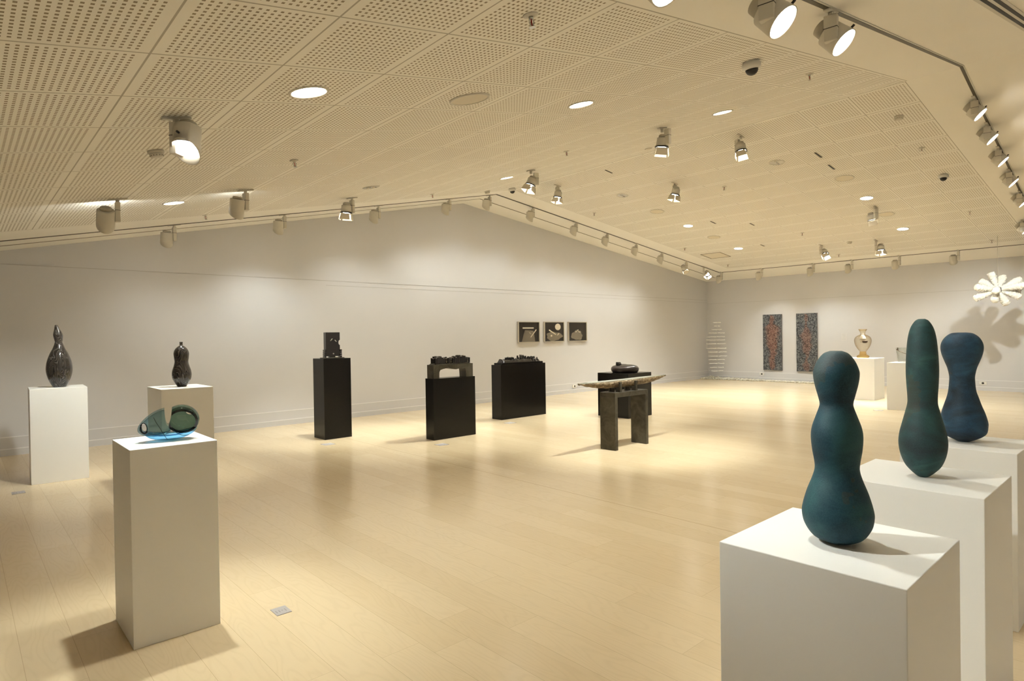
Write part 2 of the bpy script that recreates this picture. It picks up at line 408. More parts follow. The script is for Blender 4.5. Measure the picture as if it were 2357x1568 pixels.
# ------------------------------------------------------------------ lamps
LAMPS = []
def lamp(loc, tgt, power, angle=50, blend=.6, col=(.965, 1.0, .935), rad=.035):
    l = bpy.data.lights.new('spot_lamp', 'SPOT'); l.energy = power; l.color = col
    l.spot_size = math.radians(angle); l.spot_blend = blend; l.shadow_soft_size = rad
    o = bpy.data.objects.new('spot_lamp', l); C.objects.link(o)
    o.location = loc; o.rotation_euler = (Vector(tgt)-Vector(loc)).to_track_quat('-Z', 'Y').to_euler(); LAMPS.append(o); return o

# ------------------------------------------------------------------ track spotlights
def spotlight(x, y, label, group, kind, face, tilt, lit, power=0, target=None, angle=60, blend=.7, drop=.20, side=.10, scale=1.0, back=0):
    """kind: 'hood' cylinder with a slanted mouth, 'disc' short cone with a round lens, 'doors' cylinder with four barn doors.
    face = horizontal direction the lamp looks to, tilt = degrees away from straight down"""
    z = cz(x)
    gb = -.235
    if kind == 'disc': drop, side, gb = .145, .085, -.205
    if side == 0: back = .085
    r = thing('track_spotlight', label, 'spotlight', (x, y, z), 0, group)
    f = Vector((face[0], face[1], 0)).normalized(); left = Vector((0, 0, 1)).cross(f)
    def W(a, b, c): return left*a + f*b + Vector((0, 0, c))           # left, forward, up
    rot = Matrix((left, f, (0, 0, 1))).transposed().to_4x4()
    sl = (-ML if x < RX else MR)
    bm = B()
    box(bm, -.085, .085, -.018, .018, -.016, -.001, 0, .003, Matrix.Rotation(math.atan(sl), 4, 'Y'))
    cyl(bm, (0, 0, -.012), (0, 0, -.06), .018)
    obj('track_adaptor', bm, 'fixture', r)
    bm = B()
    box(bm, -.022, .022, -.040-back, .040-back, gb, -.040, 0, .004, rot)
    box(bm, -.0235, .0235, -.0415-back, .0415-back, -.125, -.121, 1, 0, rot)
    obj('gear_box', bm, ['fixture', 'dark'], r)
    ax = (f*math.sin(math.radians(tilt)) - Vector((0, 0, 1))*math.cos(math.radians(tilt))).normalized()
    piv = W(side*scale, 0, -drop)
    bm = B(); cyl(bm, W(.02 if not back else 0, -back, -drop), piv, .014, seg=10); obj('pivot', bm, 'fixture', r)
    up2 = (f - ax*f.dot(ax)).normalized()      # forward, square to the axis
    sd = ax.cross(up2)
    s = scale
    def ringc(d, rad, skew=0, seg=24):
        return [piv + ax*(d*s) + (up2*math.cos(2*PI*i/seg) + sd*math.sin(2*PI*i/seg))*(rad*s) + ax*(-skew*s*math.cos(2*PI*i/seg)) for i in range(seg)]
    bm = B()
    if kind == 'hood':
        ring_loft(bm, [ringc(-.078, .072), ringc(-.070, .078), ringc(.05, .081), ringc(.085, .081, .055), ringc(.084, .077, .055), ringc(.03, .074, 0)], True, False)
        head = obj('lamp_head', bm, 'fixture', r)
        bm = B(); ring_loft(bm, [ringc(-.108, .040), ringc(-.102, .050), ringc(-.0785, .054)]); obj('rear_cap', bm, 'capgrey', head)
        bm = B(); ring_loft(bm, [ringc(.034, .074, .02), ringc(.040, .040, .02)], False, True); obj('lens', bm, 'lens' if lit else 'reflector', head)
        bm = B(); cyl(bm, piv+up2*.076*s-ax*.0*s, piv+up2*.098*s, .007, seg=8); obj('knob', bm, 'dark', head)
        lp = piv + ax*(.10*s)
    elif kind == 'disc':
        ring_loft(bm, [ringc(-.058, .062), ringc(-.05, .082), ringc(.08, .092), ringc(.08, .087), ringc(.07, .084)], True, False)
        head = obj('lamp_head', bm, 'fixture', r)
        bm = B(); ring_loft(bm, [ringc(-.13, .040), ringc(-.125, .055), ringc(-.0585, .060)]); obj('rear_cap', bm, 'capgrey', head)
        bm = B(); ring_loft(bm, [ringc(.072, .086), ringc(.082, .05)], False, True); obj('lens', bm, 'lens' if lit else 'reflector', head)
        bm = B(); cyl(bm, piv+up2*.088*s+ax*.05*s, piv+up2*.112*s+ax*.05*s, .008, seg=8); obj('knob', bm, 'dark', head)
        lp = piv + ax*(.11*s)
    else:
        ring_loft(bm, [ringc(-.068, .058), ringc(-.065, .072), ringc(.035, .078), ringc(.035, .072), ringc(.02, .070)], True, False)
        head = obj('lamp_head', bm, 'fixture', r)
        bm = B(); ring_loft(bm, [ringc(-.11, .038), ringc(-.10, .052), ringc(-.0685, .056)]); obj('rear_cap', bm, 'capgrey', head)
        bm = B(); ring_loft(bm, [ringc(.036, .086), ringc(.050, .088)], True, False); ring_loft(bm, [ringc(.036, .074), ringc(.050, .074)], False, False); obj('retaining_ring', bm, 'dark', head)
        bm = B(); ring_loft(bm, [ringc(.030, .070), ringc(.045, .045)], False, True); obj('lens', bm, 'lens' if lit else 'reflector', head)
        for k in range(4):
            a = PI/4+k*PI/2; dv = up2*math.cos(a)+sd*math.sin(a); tv = ax.cross(dv)
            bm = B(); q = []
            for d, rr, ww in ((.058, .079, .060), (.150, .094, .076)):
                for sg in (-1, 1): q.append(piv+ax*(d*s)+dv*(rr*s)+tv*(sg*ww*s))
            q2 = [p+dv*.003 for p in q]
            a_ = [bm.verts.new(p) for p in q]; b_ = [bm.verts.new(p) for p in q2]
            for F in ((a_[0], a_[1], a_[3], a_[2]), (b_[1], b_[0], b_[2], b_[3]), (a_[0], b_[0], b_[1], a_[1]), (a_[1], b_[1], b_[3], a_[3]), (a_[3], b_[3], b_[2], a_[2]), (a_[2], b_[2], b_[0], a_[0])): bm.faces.new(F)
            obj('barn_door', bm, 'flap', head)
        lp = piv + ax*(.155*s)
    if power:
        P = Vector((x, y, z))+lp
        lamp(P, target if target else P+ax, power, angle, blend)
    return r

G_LONG, G_END, G_NEAR, G_MID = 'spotlights on the long-wall track', 'spotlights on the end-wall track', 'spotlights on the near track', 'spotlights mounted between the ceiling panels'
UP = (0, 1)
# long wall, left slope then right slope
WASH = 50
for x, y, lab, pw in (
    (2.36, 9.80, 'white cylinder spotlight on the long-wall track, first counting from the left edge', WASH*.19),
    (3.97, 9.80, 'white cylinder spotlight on the long-wall track, second counting from the left edge', WASH*.68),
    (5.70, 9.80, 'white cylinder spotlight on the long-wall track, just right of a barn-door lamp', WASH*.50),
    (7.29, 9.80, 'white cylinder spotlight on the long-wall track, last one left of the ridge', WASH*.54),
    (8.34, 9.80, 'white cylinder spotlight on the long-wall track, right at the ridge bend', WASH*.53),
    (9.60, 9.80, 'white cylinder spotlight on the long-wall track, first one down the slope right of the ridge', WASH*.52),
    (11.04, 9.80, 'white cylinder spotlight on the long-wall track, second one down the slope right of the ridge', WASH*.50),
    (12.21, 9.80, 'white cylinder spotlight on the long-wall track, third one down the slope right of the ridge', WASH*.50),
    (13.43, 9.80, 'white cylinder spotlight on the long-wall track, fourth one down the slope right of the ridge', WASH*.50),
    (14.61, 9.80, 'white cylinder spotlight on the long-wall track, last unlit one before the corner lamps', WASH*.46)):
    spotlight(x, y, lab, G_LONG, 'hood', UP, 9, True, pw, (x, YG-.50, 0), 122, 1.0)
spotlight(15.85, 9.80, 'barn-door spotlight on the long-wall track turned sideways, left of the brightest lamp', G_LONG, 'doors', (.9, -.3), 38, True, 40, (18.3, 9.3, 0), 50, .8)
spotlight(16.81, 9.80, 'glaring barn-door spotlight on the long-wall track near the corner', G_LONG, 'doors', (-.9, -.75), 46, True, 0)
# end wall
for y, lab, pw in (
    (9.72, 'white cylinder spotlight in the corner where two ceiling tracks meet', 5),
    (8.43, 'white cylinder spotlight on the end-wall track above the left figure board', 34),
    (6.95, 'white cylinder spotlight on the end-wall track above the wall label', 34),
    (5.96, 'white cylinder spotlight on the end-wall track above the amber vase', 14),
    (4.85, 'white cylinder spotlight on the end-wall track above the pointed green sculpture', 11),
    (3.62, 'white cylinder spotlight on the end-wall track beside the hanging white burst', 11)):
    spotlight(17.72, y, lab, G_END, 'hood', (1, 0), 9, True, pw, (XF-.42, y-.1, 0), 104, 1.0)
# near track
NF = (.12, -1)
spotlight(2.05, 1.43, 'near track spotlight cut off by the top edge, only its glowing lens showing', G_NEAR, 'disc', NF, 44, True, 27, (2.0, .62, .95), 46, .8)
spotlight(3.20, 1.477, 'large near track spotlight at the top edge with the brightest round lens', G_NEAR, 'disc', NF, 44, True, 20, (3.12, .68, .95), 46, .8)
spotlight(4.19, 1.519, 'large near track spotlight right of the brightest lens, black knob on its rim', G_NEAR, 'disc', NF, 44, True, 20, (4.22, .75, .95), 46, .8)
bx, by, bz = 16.69, 2.712, 2.375          # the hanging burst
for x, lab in ((9.45, 'disc spotlight on the near track beyond the ridge, topmost of the descending row'),
               (10.37, 'disc spotlight on the near track beyond the ridge, second down the row'),
               (11.35, 'disc spotlight on the near track beyond the ridge, middle of the row of five'),
               (12.44, 'disc spotlight on the near track beyond the ridge, fourth down the row'),
               (13.68, 'disc spotlight on the near track beyond the ridge, cut by the right edge')):
    spotlight(x, 1.716+.039*(x-RX), lab, G_NEAR, 'disc', NF, 44, True, 14 if x < 13 else 170, (x, -1.9, .4) if x < 13 else (bx, by, bz-.1), 80 if x < 13 else 44, .9)
spotlight(15.65, 2.15, 'spotlight at the right edge of which only the gear box shows', G_NEAR, 'disc', NF, 44, True, 0)
# in the panels
spotlight(1.034, 4.20, 'big lit cylinder spotlight hanging over the teal glass pod', G_MID, 'hood', (-.62, -.55), 8, True, 60, (.85, 3.75, 1.0), 62, .8, side=.07, drop=.135)
spotlight(1.216, 7.147, 'cylinder spotlight seen from its rear cap, above the tall gourd vase', G_MID, 'hood', (.1, 1), 32, True, 62, (.86, 8.85, 1.0), 62, .9)
spotlight(2.447, 7.12, 'cylinder spotlight hanging above the small gourd vase, left of the barn-door lamp', G_MID, 'hood', (-.1, 1), 15, True, 62, (1.85, 7.55, 1.0), 56, .9)
spotlight(4.477, 8.479, 'barn-door spotlight above the black glass slab', G_MID, 'doors', (-.1, 1), 6, True, 120, (4.37, 9.05, 1.2), 60, .8)
spotlight(6.606, 4.404, 'barn-door spotlight left of the ridge, hanging straight above the steel bench', G_MID, 'doors', (.12, 1), 10, True, 235, (6.85, 5.0, .5), 58, .8, side=.0)
spotlight(6.83, 7.002, 'tilted barn-door spotlight beside the round downlight near the ridge', G_MID, 'doors', (-.9, .45), 20, True, 220, (5.72, 7.65, .9), 58, .8, side=.0)
spotlight(8.85, 8.329, 'barn-door spotlight just right of the ridge, nearest to the long wall', G_MID, 'doors', (-.35, .2), 9, True, 170, (8.05, 8.55, .9), 60, .8, side=.02)
spotlight(8.791, 4.482, 'barn-door spotlight just right of the ridge, hanging from the first panel row', G_MID, 'doors', (-.3, -.6), 12, True, 50, (8.2, 3.6, 0), 66, .9, side=.0)
spotlight(10.024, 6.422, 'barn-door spotlight in the middle of the right slope, left of a sprinkler', G_MID, 'doors', (-.5, .6), 14, True, 170, (9.4, 7.15, .8), 58, .8)
spotlight(13.325, 4.044, 'barn-door spotlight in front of a round speaker on the right slope', G_MID, 'doors', (.85, -.45), 14, True, 45, (15.4, 2.9, .3), 50, .8)
spotlight(15.76, 6.007, 'barn-door spotlight pointing away, showing its rear cap, above the amber vase', G_MID, 'doors', (-.6, -.75), 34, True, 170, (15.3, 4.9, .9), 50, .8)
spotlight(15.897, 4.831, 'barn-door spotlight nearest the end wall, above the pointed sculpture', G_MID, 'doors', (-.5, -.3), 8, True, 150, (14.6, 4.2, 0), 30, .35)
# spill from the open mouths of the two wall-facing cylinders, grazing the panels
lamp((1.20, 7.26, 2.80), (1.0, 9.0, 2.80), 2.2, 168, .08)
lamp((2.43, 7.22, 3.05), (2.3, 9.0, 3.05), .9, 168, .08)
# a lamp above the top edge of the picture, on the panel over the blue sculptures
lamp((.72, 2.25, 2.80), (3.0, .75, 1.0), 92, 60, .8)

for x in (.2, 1.7, 3.2, 4.7, 6.4): lamp((x, -1.35, cz(x)-.25), (x, YN+.35, 0), 20, 120, 1.0)  # added wall washers behind the camera, unseen; their bounce brightens the pedestal sides
# ------------------------------------------------------------------ round ceiling fittings
def on_ceiling(name, label, cat, x, y, group=None):
    r = thing(name, label, cat, (x, y, cz(x)), 0, group)
    r.rotation_euler = (0, math.atan(-ML if x < RX else MR), 0); return r
def downlight(x, y, label, lit, power=1):
    r = on_ceiling('downlight', label, 'downlight', x, y, 'recessed downlights')
    bm = B(); R = .105
    ring_loft(bm, [[(q*math.cos(2*PI*i/36), q*math.sin(2*PI*i/36), z) for i in range(36)] for q, z in ((.122, -.0005), (.121, -.007), (.107, -.009), (.103, -.004), (.100, -.0008))], False, False)
    obj('trim_ring', bm, 'fixture', r)
    bm = B(); ring_loft(bm, [[(q*math.cos(2*PI*i/36), q*math.sin(2*PI*i/36), z) for i in range(36)] for q, z in ((.101, -.0030), (.060, -.0016))], False, True)
    obj('lamp_glass', bm, 'lens' if lit else 'reflector', r)
    if not lit:
        for sx in (-.045, .045):
            bm = B(); cyl(bm, (sx-.03, 0, -.006), (sx+.03, 0, -.006), .010, seg=10); obj('tube_lamp', bm, 'chrome', r)
    else: lamp((x, y, cz(x)-.03), (x, y, 0), DOWN*power, 118, 1.0, rad=.08)
DOWN = 105
for q in (
    (1.625, 3.60, 'lit round downlight, largest in view, in the left slope', True, .58),
    (1.856, 7.70, 'lit downlight near the left end of the long wall', True, .14),
    (4.30, 7.58, 'unlit downlight above the black glass slab', False),
    (4.169, 3.62, 'lit downlight right of the round speaker grille', True, 0.55),
    (6.813, 3.70, 'lit downlight left of the ridge below the dome camera', True, .75),
    (6.849, 7.60, 'lit downlight beside the tilted barn-door lamp near the ridge', True, .9),
    (10.102, 4.53, 'unlit downlight on the right slope, nearest to the ridge', False),
    (10.051, 7.66, 'unlit downlight on the right slope towards the long wall', False),
    (12.703, 4.01, 'lit downlight on the right slope, above a barn-door lamp', True, 1.75),
    (12.651, 7.76, 'lit downlight on the right slope, leftmost of those lit there', True, 2.6),
    (15.192, 4.09, 'lit downlight on the right slope closest to the hanging burst', True, 1.75),
    (15.16, 7.83, 'lit downlight on the right slope, above the left figure board', True, 2.4)): downlight(*q)
def speaker(x, y, label, R=.155, name='ceiling_speaker', cat='speaker'):
    r = on_ceiling(name, label, cat, x, y, 'flush round ceiling speakers')
    bm = B(); ring_loft(bm, [[(q*math.cos(2*PI*i/40), q*math.sin(2*PI*i/40), z) for i in range(40)] for q, z in ((R, -.0005), (R*.985, -.010), (R*.88, -.011), (R*.87, -.007))], False, False); obj('rim_ring', bm, 'fixture', r)
    bm = B(); ring_loft(bm, [[(q*math.cos(2*PI*i/40), q*math.sin(2*PI*i/40), z) for i in range(40)] for q, z in ((R*.872, -.007), (R*.4, -.009), (.01, -.0095))], False, True); obj('grille', bm, 'flap', r)
speaker(2.882, 3.60, 'round speaker grille in the left slope between two lit downlights')
speaker(11.423, 3.95, 'round speaker grille on the right slope, upper right of the slot pair')
speaker(11.332, 7.71, 'round speaker grille on the right slope nearest to the long wall')
speaker(13.92, 4.04, 'round speaker grille on the right slope behind a barn-door lamp')
speaker(13.838, 7.78, 'round speaker grille on the right slope, faint, above the corner')
speaker(8.078, 5.64, 'small round cover plate left of the ridge', .06, 'ceiling_plate', 'cover plate')
def detector(x, y, label):
    r = on_ceiling('smoke_detector', label, 'smoke detector', x, y, 'smoke detectors')
    bm = B(); lathe(bm, [(.056, -.0005), (.056, -.018), (.05, -.022)], 28); obj('mounting_base', bm, 'fixture', r)
    bm = B(); lathe(bm, [(.046, -.022), (.048, -.030), (.040, -.046), (.022, -.050)], 28)
    for i in range(14):
        a = 2*PI*i/14; box(bm, .042, .0462, -.002, .002, -.041, -.033, 1, 0, Matrix.Rotation(a, 4, 'Z'))
    obj('sensing_chamber', bm, ['fixture', 'track'], r)
detector(1.114, 5.10, 'white smoke detector below the big lit cylinder spotlight')
detector(7.70, 9.12, 'white smoke detector near the ridge end by the long wall')
detector(9.461, 2.58, 'white smoke detector on the right slope near the near track')
detector(15.781, 5.36, 'white smoke detector on the right slope near the end wall')
def camera_dome(x, y, label):
    r = on_ceiling('dome_camera', label, 'security camera', x, y, 'dome security cameras')
    bm = B(); lathe(bm, [(.062, -.0005), (.064, -.012), (.075, -.020), (.072, -.048), (.060, -.062)], 32); obj('housing', bm, 'outlet', r)
    bm = B(); lathe(bm, [(.050*math.cos(a), -.062-.048*math.sin(a)) for a in [PI/2*i/9 for i in range(9)]], 28); obj('dome', bm, 'dark', r)
camera_dome(4.813, 2.36, 'white dome camera with black eye on the left slope under the near track')
camera_dome(8.233, 8.99, 'small dome camera at the ridge end by the long wall')
camera_dome(12.122, 2.67, 'dome camera on the right slope beside the near track row')
def sprinkler(x, y, label):
    r = on_ceiling('sprinkler', label, 'sprinkler', x, y, 'fire sprinklers')
    bm = B(); lathe(bm, [(.040, -.0005), (.038, -.006), (.018, -.010)], 24); obj('escutcheon', bm, 'fixture', r)
    bm = B(); cyl(bm, (0, 0, -.01), (0, 0, -.022), .012, seg=12)
    for s in (-1, 1): tube(bm, [(s*.010, 0, -.018), (s*.017, 0, -.032), (s*.012, 0, -.05), (0, 0, -.06)], .003, 6)
    lathe(bm, [(.018, -.0605), (.018, -.063)], 16); obj('sprinkler_head', bm, 'chrome', r)
    bm = B(); cyl(bm, (0, 0, -.023), (0, 0, -.055), .004, seg=8); obj('glass_bulb', bm, 'bulb', r)
for x, y, lab in ((2.193, 2.235, 'chrome sprinkler with red bulb near the top edge of the left slope'),
    (2.374, 5.61, 'small sprinkler right of the big lit cylinder spotlight'), (2.554, 9.01, 'sprinkler above the long-wall track at its left end'),
    (6.116, 2.42, 'sprinkler right of the white dome camera on the left slope'), (6.156, 5.62, 'sprinkler left of the ridge above the tilted barn-door lamp'),
    (6.233, 8.88, 'sprinkler above the long-wall track left of the ridge'), (10.76, 2.64, 'sprinkler on the right slope nearest to the near track row'),
    (10.697, 5.79, 'sprinkler on the right slope beside the middle barn-door lamp'), (10.672, 8.92, 'sprinkler on the right slope above the long-wall track'),
    (14.459, 8.98, 'sprinkler on the right slope near the brightest corner lamp'), (14.478, 5.92, 'sprinkler on the right slope above the amber vase'),
    (14.522, 2.78, 'sprinkler on the right slope above the hanging burst'), (17.035, 2.87, 'sprinkler beside the wire of the hanging burst'),
    (16.791, 9.0, 'sprinkler in the far corner of the perforated ceiling'), (16.935, 6.01, 'sprinkler in front of the end-wall track above the amber vase')): sprinkler(x, y, lab)
def slot(x0, x1, y, label):
    r = on_ceiling('slot_opening', label, 'slot', (x0+x1)/2, y, 'small dark slots in the right slope'); w = (x1-x0)/2
    bm = B(); box(bm, -w, w, -.016, .016, -.004, -.0004); obj('surround', bm, 'faint', r)
    bm = B(); box(bm, -w+.008, w-.008, -.010, .010, -.006, -.0042); obj('opening', bm, 'slot', r)
for a in ((8.728, 8.934, 7.03, 'small dark slot in the right slope next to the ridge'), (10.04, 10.294, 3.90, 'small dark slot in the right slope, upper of a close pair'),
          (10.663, 10.921, 3.93, 'small dark slot in the right slope, lower of a close pair'), (12.575, 12.804, 7.15, 'small slot in the right slope above a lit downlight'),
          (13.162, 13.37, 6.52, 'small slot in the right slope left of a sprinkler'), (15.04, 15.25, 7.18, 'small slot in the right slope closest to the end wall')): slot(*a)
# access hatch
r = on_ceiling('access_hatch', 'square access hatch outline in the far corner of the right slope', 'hatch', 15.6, 8.73)
bm = B()
for a in ((-.3, .3, -.3, -.28), (-.3, .3, .28, .3), (-.3, -.28, -.28, .28), (.28, .3, -.28, .28)): box(bm, a[0], a[1], a[2], a[3], -.006, -.0005)
obj('hatch_frame', bm, 'faint', r)
bm = B(); box(bm, -.272, .272, -.272, .272, -.004, -.0005); obj('hatch_lid', bm, 'flap', r)
# linear air diffuser
r = thing('linear_diffuser', 'twin black linear air slots in the plain ceiling at the upper right corner', 'air diffuser')
bm = B(); sloped_strip(bm, 4.2, 8.3, .86, .985, .0003, .006); obj('diffuser_frame', bm, 'fixture', r)
for y0, y1 in ((.882, .908), (.932, .958)):
    bm = B(); sloped_strip(bm, 4.25, 8.25, y0, y1, .0062, .0085); obj('air_opening', bm, 'slot', r)

# ------------------------------------------------------------------ pedestals
def pedestal(label, x0, x1, y0, y1, h, m='white', group='white pedestals'):
    bm = B(); w, d = (x1-x0)/2, (y1-y0)/2
    box(bm, -w, w, -d, d, 0, h, 0, .0025)
    o = obj('pedestal', bm, m, None, ((x0+x1)/2, (y0+y1)/2, 0)); tag(o, label, 'pedestal', group); return o
pedestal('white pedestal under the tall pointed gourd vase at the left edge', .595, 1.118, 8.455, 8.985, 1.043).rotation_euler.z = -.045
pedestal('white pedestal under the small spouted gourd vase, half hidden behind another pedestal', 1.575, 2.085, 7.18, 7.80, 1.045)
pedestal('white pedestal in the left foreground carrying the teal glass pod', .637, 1.050, 3.567, 4.03, 1.010)
pedestal('white pedestal in the right foreground, nearest, under the three-bulged sculpture', 1.735, 2.262, .465, .970, .913)
pedestal('white pedestal second in the right row, under the pointed green sculpture', 2.862, 3.40, .510, 1.045, .913)
pedestal('white pedestal third in the right row, cut by the right edge', 3.990, 4.53, .575, 1.100, .913)
pedestal('broad white pedestal under the amber vase near the end wall', 14.925, 15.59, 4.59, 5.27, .920)
pedestal('white pedestal under the clear glass bucket behind the pointed sculpture', 13.385, 13.955, 3.27, 3.90, .913)
GB = 'black pedestals'
pedestal('tall narrow black pedestal under the black glass slab', 4.14, 4.59, 8.825, 9.20, 1.240, 'black', GB)
pedestal('black pedestal under the arched steel stand', 5.263, 6.06, 7.545, 7.757, .922, 'black', GB)
pedestal('widest black pedestal below the three framed prints', 7.39, 8.55, 8.44, 8.71, 1.010, 'black', GB)
pedestal('squat square black pedestal behind the steel bench', 9.046, 9.772, 6.825, 7.535, .818, 'black', GB)

# ------------------------------------------------------------------ gourd vases
def smooth_prof(pts, n=6): return spline(pts, n)
k = 1/783.
prof = [(60, 748), (90, 700), (112, 650), (123.5, 590), (114, 520), (86, 450), (57, 400), (36, 350), (36.5, 335), (43, 300), (44, 275), (27, 230), (15, 196), (9, 190)]
sh = {350: .003, 300: .0, 275: -.003, 230: -.012, 196: -.020, 190: -.021}
bm = B(); lathe(bm, [(r_*k*.80, (748-y_)*k, *(lambda q: (q*.74, -q*.67))(s_)) for r_, y_, s_ in smooth_prof([(a, b, sh.get(b, .004)) for a, b in prof])], 48)
tag(obj('gourd_vase', bm, 'glassvase', None, (.872, 8.70, 1.043)), 'tall dark glass gourd vase with pale trailed lines and pointed tip', 'vase', 'dark gourd vases')
k = 1/820.
r = thing('gourd_vase', 'small dark glass gourd vase with waist and short spout', 'vase', (1.845, 7.47, 1.045), 0, 'dark gourd vases')
bm = B(); lathe(bm, [(a*k*.88, (748-b)*k) for a, b in smooth_prof([(39, 748), (61, 718), (84, 680), (91, 640), (87, 600), (73, 560), (64, 522), (69, 480), (71, 440), (56, 406), (30, 383), (15, 374)])], 44); obj('vase_body', bm, 'glassvase', r)
bm = B(); lathe(bm, [(13.5*k, 372*k*-1+748*k), (12.5*k, (748-356)*k), (14.5*k, (748-343)*k), (11*k, (748-342)*k), (9*k, (748-352)*k)], 20); obj('spout', bm, 'glassvase', r)

# ------------------------------------------------------------------ teal glass pod
def evaluated(o):
    dg = bpy.context.evaluated_depsgraph_get(); me = bpy.data.meshes.new_from_object(o.evaluated_get(dg)); return me
def ell(name, rad, loc=(0, 0, 0), rot=(0, 0, 0), seg=96, rings=64, egg=0):
    bm = B(); bmesh.ops.create_uvsphere(bm, u_segments=seg, v_segments=rings, radius=1)
    bmesh.ops.rotate(bm, cent=(0, 0, 0), matrix=Matrix.Rotation(PI/2, 3, 'Y'), verts=bm.verts[:])
    for v in bm.verts:
        w = 1 + egg*v.co.x
        v.co = Vector((v.co.x*rad[0], v.co.y*rad[1]*w, v.co.z*rad[2]*w))
    me = bpy.data.meshes.new(name); bm.to_mesh(me); bm.free()
    o = bpy.data.objects.new(name, me); C.objects.link(o); o.location = loc; o.rotation_euler = rot; return o
def boolean(a, b, op='DIFFERENCE'):
    m = a.modifiers.new('cut', 'BOOLEAN'); m.operation = op; m.object = b; m.solver = 'EXACT'
    bpy.context.view_layer.update(); me = evaluated(a); a.modifiers.clear(); a.data = me
    bpy.data.objects.remove(b, do_unlink=True)
POD = (.865, 3.765, 1.0105)
pod = thing('glass_pod_sculpture', 'teal and blue blown glass pod cut open, lying on a white pedestal', 'glass sculpture', POD, -math.radians(12.9))
pod.scale = (.87, 1, 1)
# local x runs along the view's right, -y towards the camera; scale 1 photo px = 1/430 m
def shell(name, rad, loc, rot, thick, egg, cuts, mats, parent):
    a = ell(name, rad, loc, rot, egg=egg)
    b = ell('inner', tuple(q-thick for q in rad), loc, rot, egg=egg); boolean(a, b)
    for kind, p in cuts:
        if kind == 'ell': c = ell('cutter', *p, seg=64, rings=40)
        else:                                   # half space below a plane through p[0] with normal p[1]
            n = Vector(p[1]).normalized(); bm = B(); box(bm, -.4, .4, -.4, .4, -.8, 0)
            me = bpy.data.meshes.new('cutter'); bm.to_mesh(me); bm.free(); c = bpy.data.objects.new('cutter', me); C.objects.link(c)
            c.location = p[0]; c.rotation_euler = n.to_track_quat('Z', 'Y').to_euler()
        for f in c.data.polygons: f.material_index = 1
        c.data.materials.append(M[mats[0]]); c.data.materials.append(M['rim'])
        if not a.data.materials: a.data.materials.append(M[mats[0]]); a.data.materials.append(M['rim'])
        boolean(a, c)
    for f in a.data.polygons: f.use_smooth = f.material_index == 0
    a.parent = parent; return a
GAP = ('ell', ((.021, .3, .104), (-.007, 0, .186), (0, .03, 0)))
# right bowl: open towards the viewer, with a small window in its back
def loop(cx, cy, cz_, rx, rz, tilt, lean, a0, a1, n=40):
    out = []
    for i in range(n+1):
        a = a0+(a1-a0)*i/n; x, z = rx*math.cos(a), rz*math.sin(a)
        X = x*math.cos(tilt)+z*math.sin(tilt); Z = -x*math.sin(tilt)+z*math.cos(tilt)
        out.append((cx+X, cy+lean*Z, cz_+Z))
    return out
shell('open_bowl', (.099, .086, .079), (.070, .0, .112), (0, .16, 0), .0125, .0,
      [('plane', ((.07, -.040, .112), (0, 1, .30))), ('plane', ((-.006, 0, 0), (1, 0, 0))), GAP,
       ('ell', ((.032, .09, .020), (.118, .115, .143), (0, .20, 0)))], ['tealdark'], pod)
# left pod: closed cone with an eye at its tip
shell('closed_pod', (.124, .064, .071), (-.056, .0, .097), (0, -.30, 0), .0095, .22,
      [('plane', ((.004, 0, 0), (-1, 0, 0))), GAP, ('ell', ((.015, .14, .027), (-.139, -.02, .080), (0, -.2, 0))), ('plane', ((0, 0, .022), (0, 0, 1)))], ['teal'], pod)
# thick blue bottom that joins both
shell('blue_base', (.150, .072, .060), (.005, .0, .060), (0, -.04, 0), .022, .0, [('ell', ((.24, .3, .125), (.01, 0, .160), (0, -.05, 0)))], ['blue'], pod)
bm = B(); tube(bm, spline([(-.087, -.049, .136), (-.075, -.062, .112), (-.055, -.068, .080), (-.038, -.070, .050), (-.022, -.060, .022), (-.012, -.045, .010)], 8), .0014, 8); obj('seam', bm, 'rim', pod)
bm = B(); tube(bm, loop(-.139, -.046, .080, .0165, .028, -.15, .25, 0, 2*PI, 40), [(.0050 if 14 < i < 36 else .0028) for i in range(41)], 10); obj('tip_eye', bm, 'rim', pod)
bm = B(); tube(bm, spline([(.0, -.062, .084), (.020, -.066, .060), (.045, -.066, .040), (.075, -.060, .028), (.105, -.045, .026)], 8), .0014, 8); obj('seam', bm, 'rim', pod)

# ------------------------------------------------------------------ black sculptures
# glass slab
r = thing('slab_sculpture', 'black glass slab with a notched edge on the tall narrow black pedestal', 'sculpture', (4.372, 9.01, 1.240))
bm = B(); box(bm, -.165, .165, -.085, .085, 0, .012, 0, .003); obj('base_plate', bm, 'steel', r)
bm = B()
P = [(-.118, .030), (.115, .030), (.115, .18)]+[(.115-.024*math.sin(a), .245-.04*math.cos(a)) for a in [PI*i/10 for i in range(11)]]+[(.115, .405), (-.118, .405)]
prism(bm, P, -.035, .045); obj('slab', bm, 'castblack', r)
bm = B()
tube(bm, [(-.045, -.038, .27), (-.03, -.043, .288), (-.012, -.040, .305)], .006, 6); tube(bm, [(.03, -.038, .285), (.04, -.043, .268), (.055, -.04, .262)], .006, 6)
bmesh.ops.create_icosphere(bm, subdivisions=2, radius=.012, matrix=Matrix.Translation((.003, -.036, .07)))
obj('raised_marks', bm, 'castpale', r)
for sx, col in ((-1, 0), (1, 1)):
    bm = B()
    for k_ in range(4): box(bm, sx*.128-.013, sx*.128+.013, -.05, .03, .012+k_*.032, .040+k_*.032+rnd.uniform(0, .004), 0, .003, Matrix.Rotation(rnd.uniform(-.06, .06), 4, 'Z'))
    obj('stacked_corner', bm, 'castblack', r)
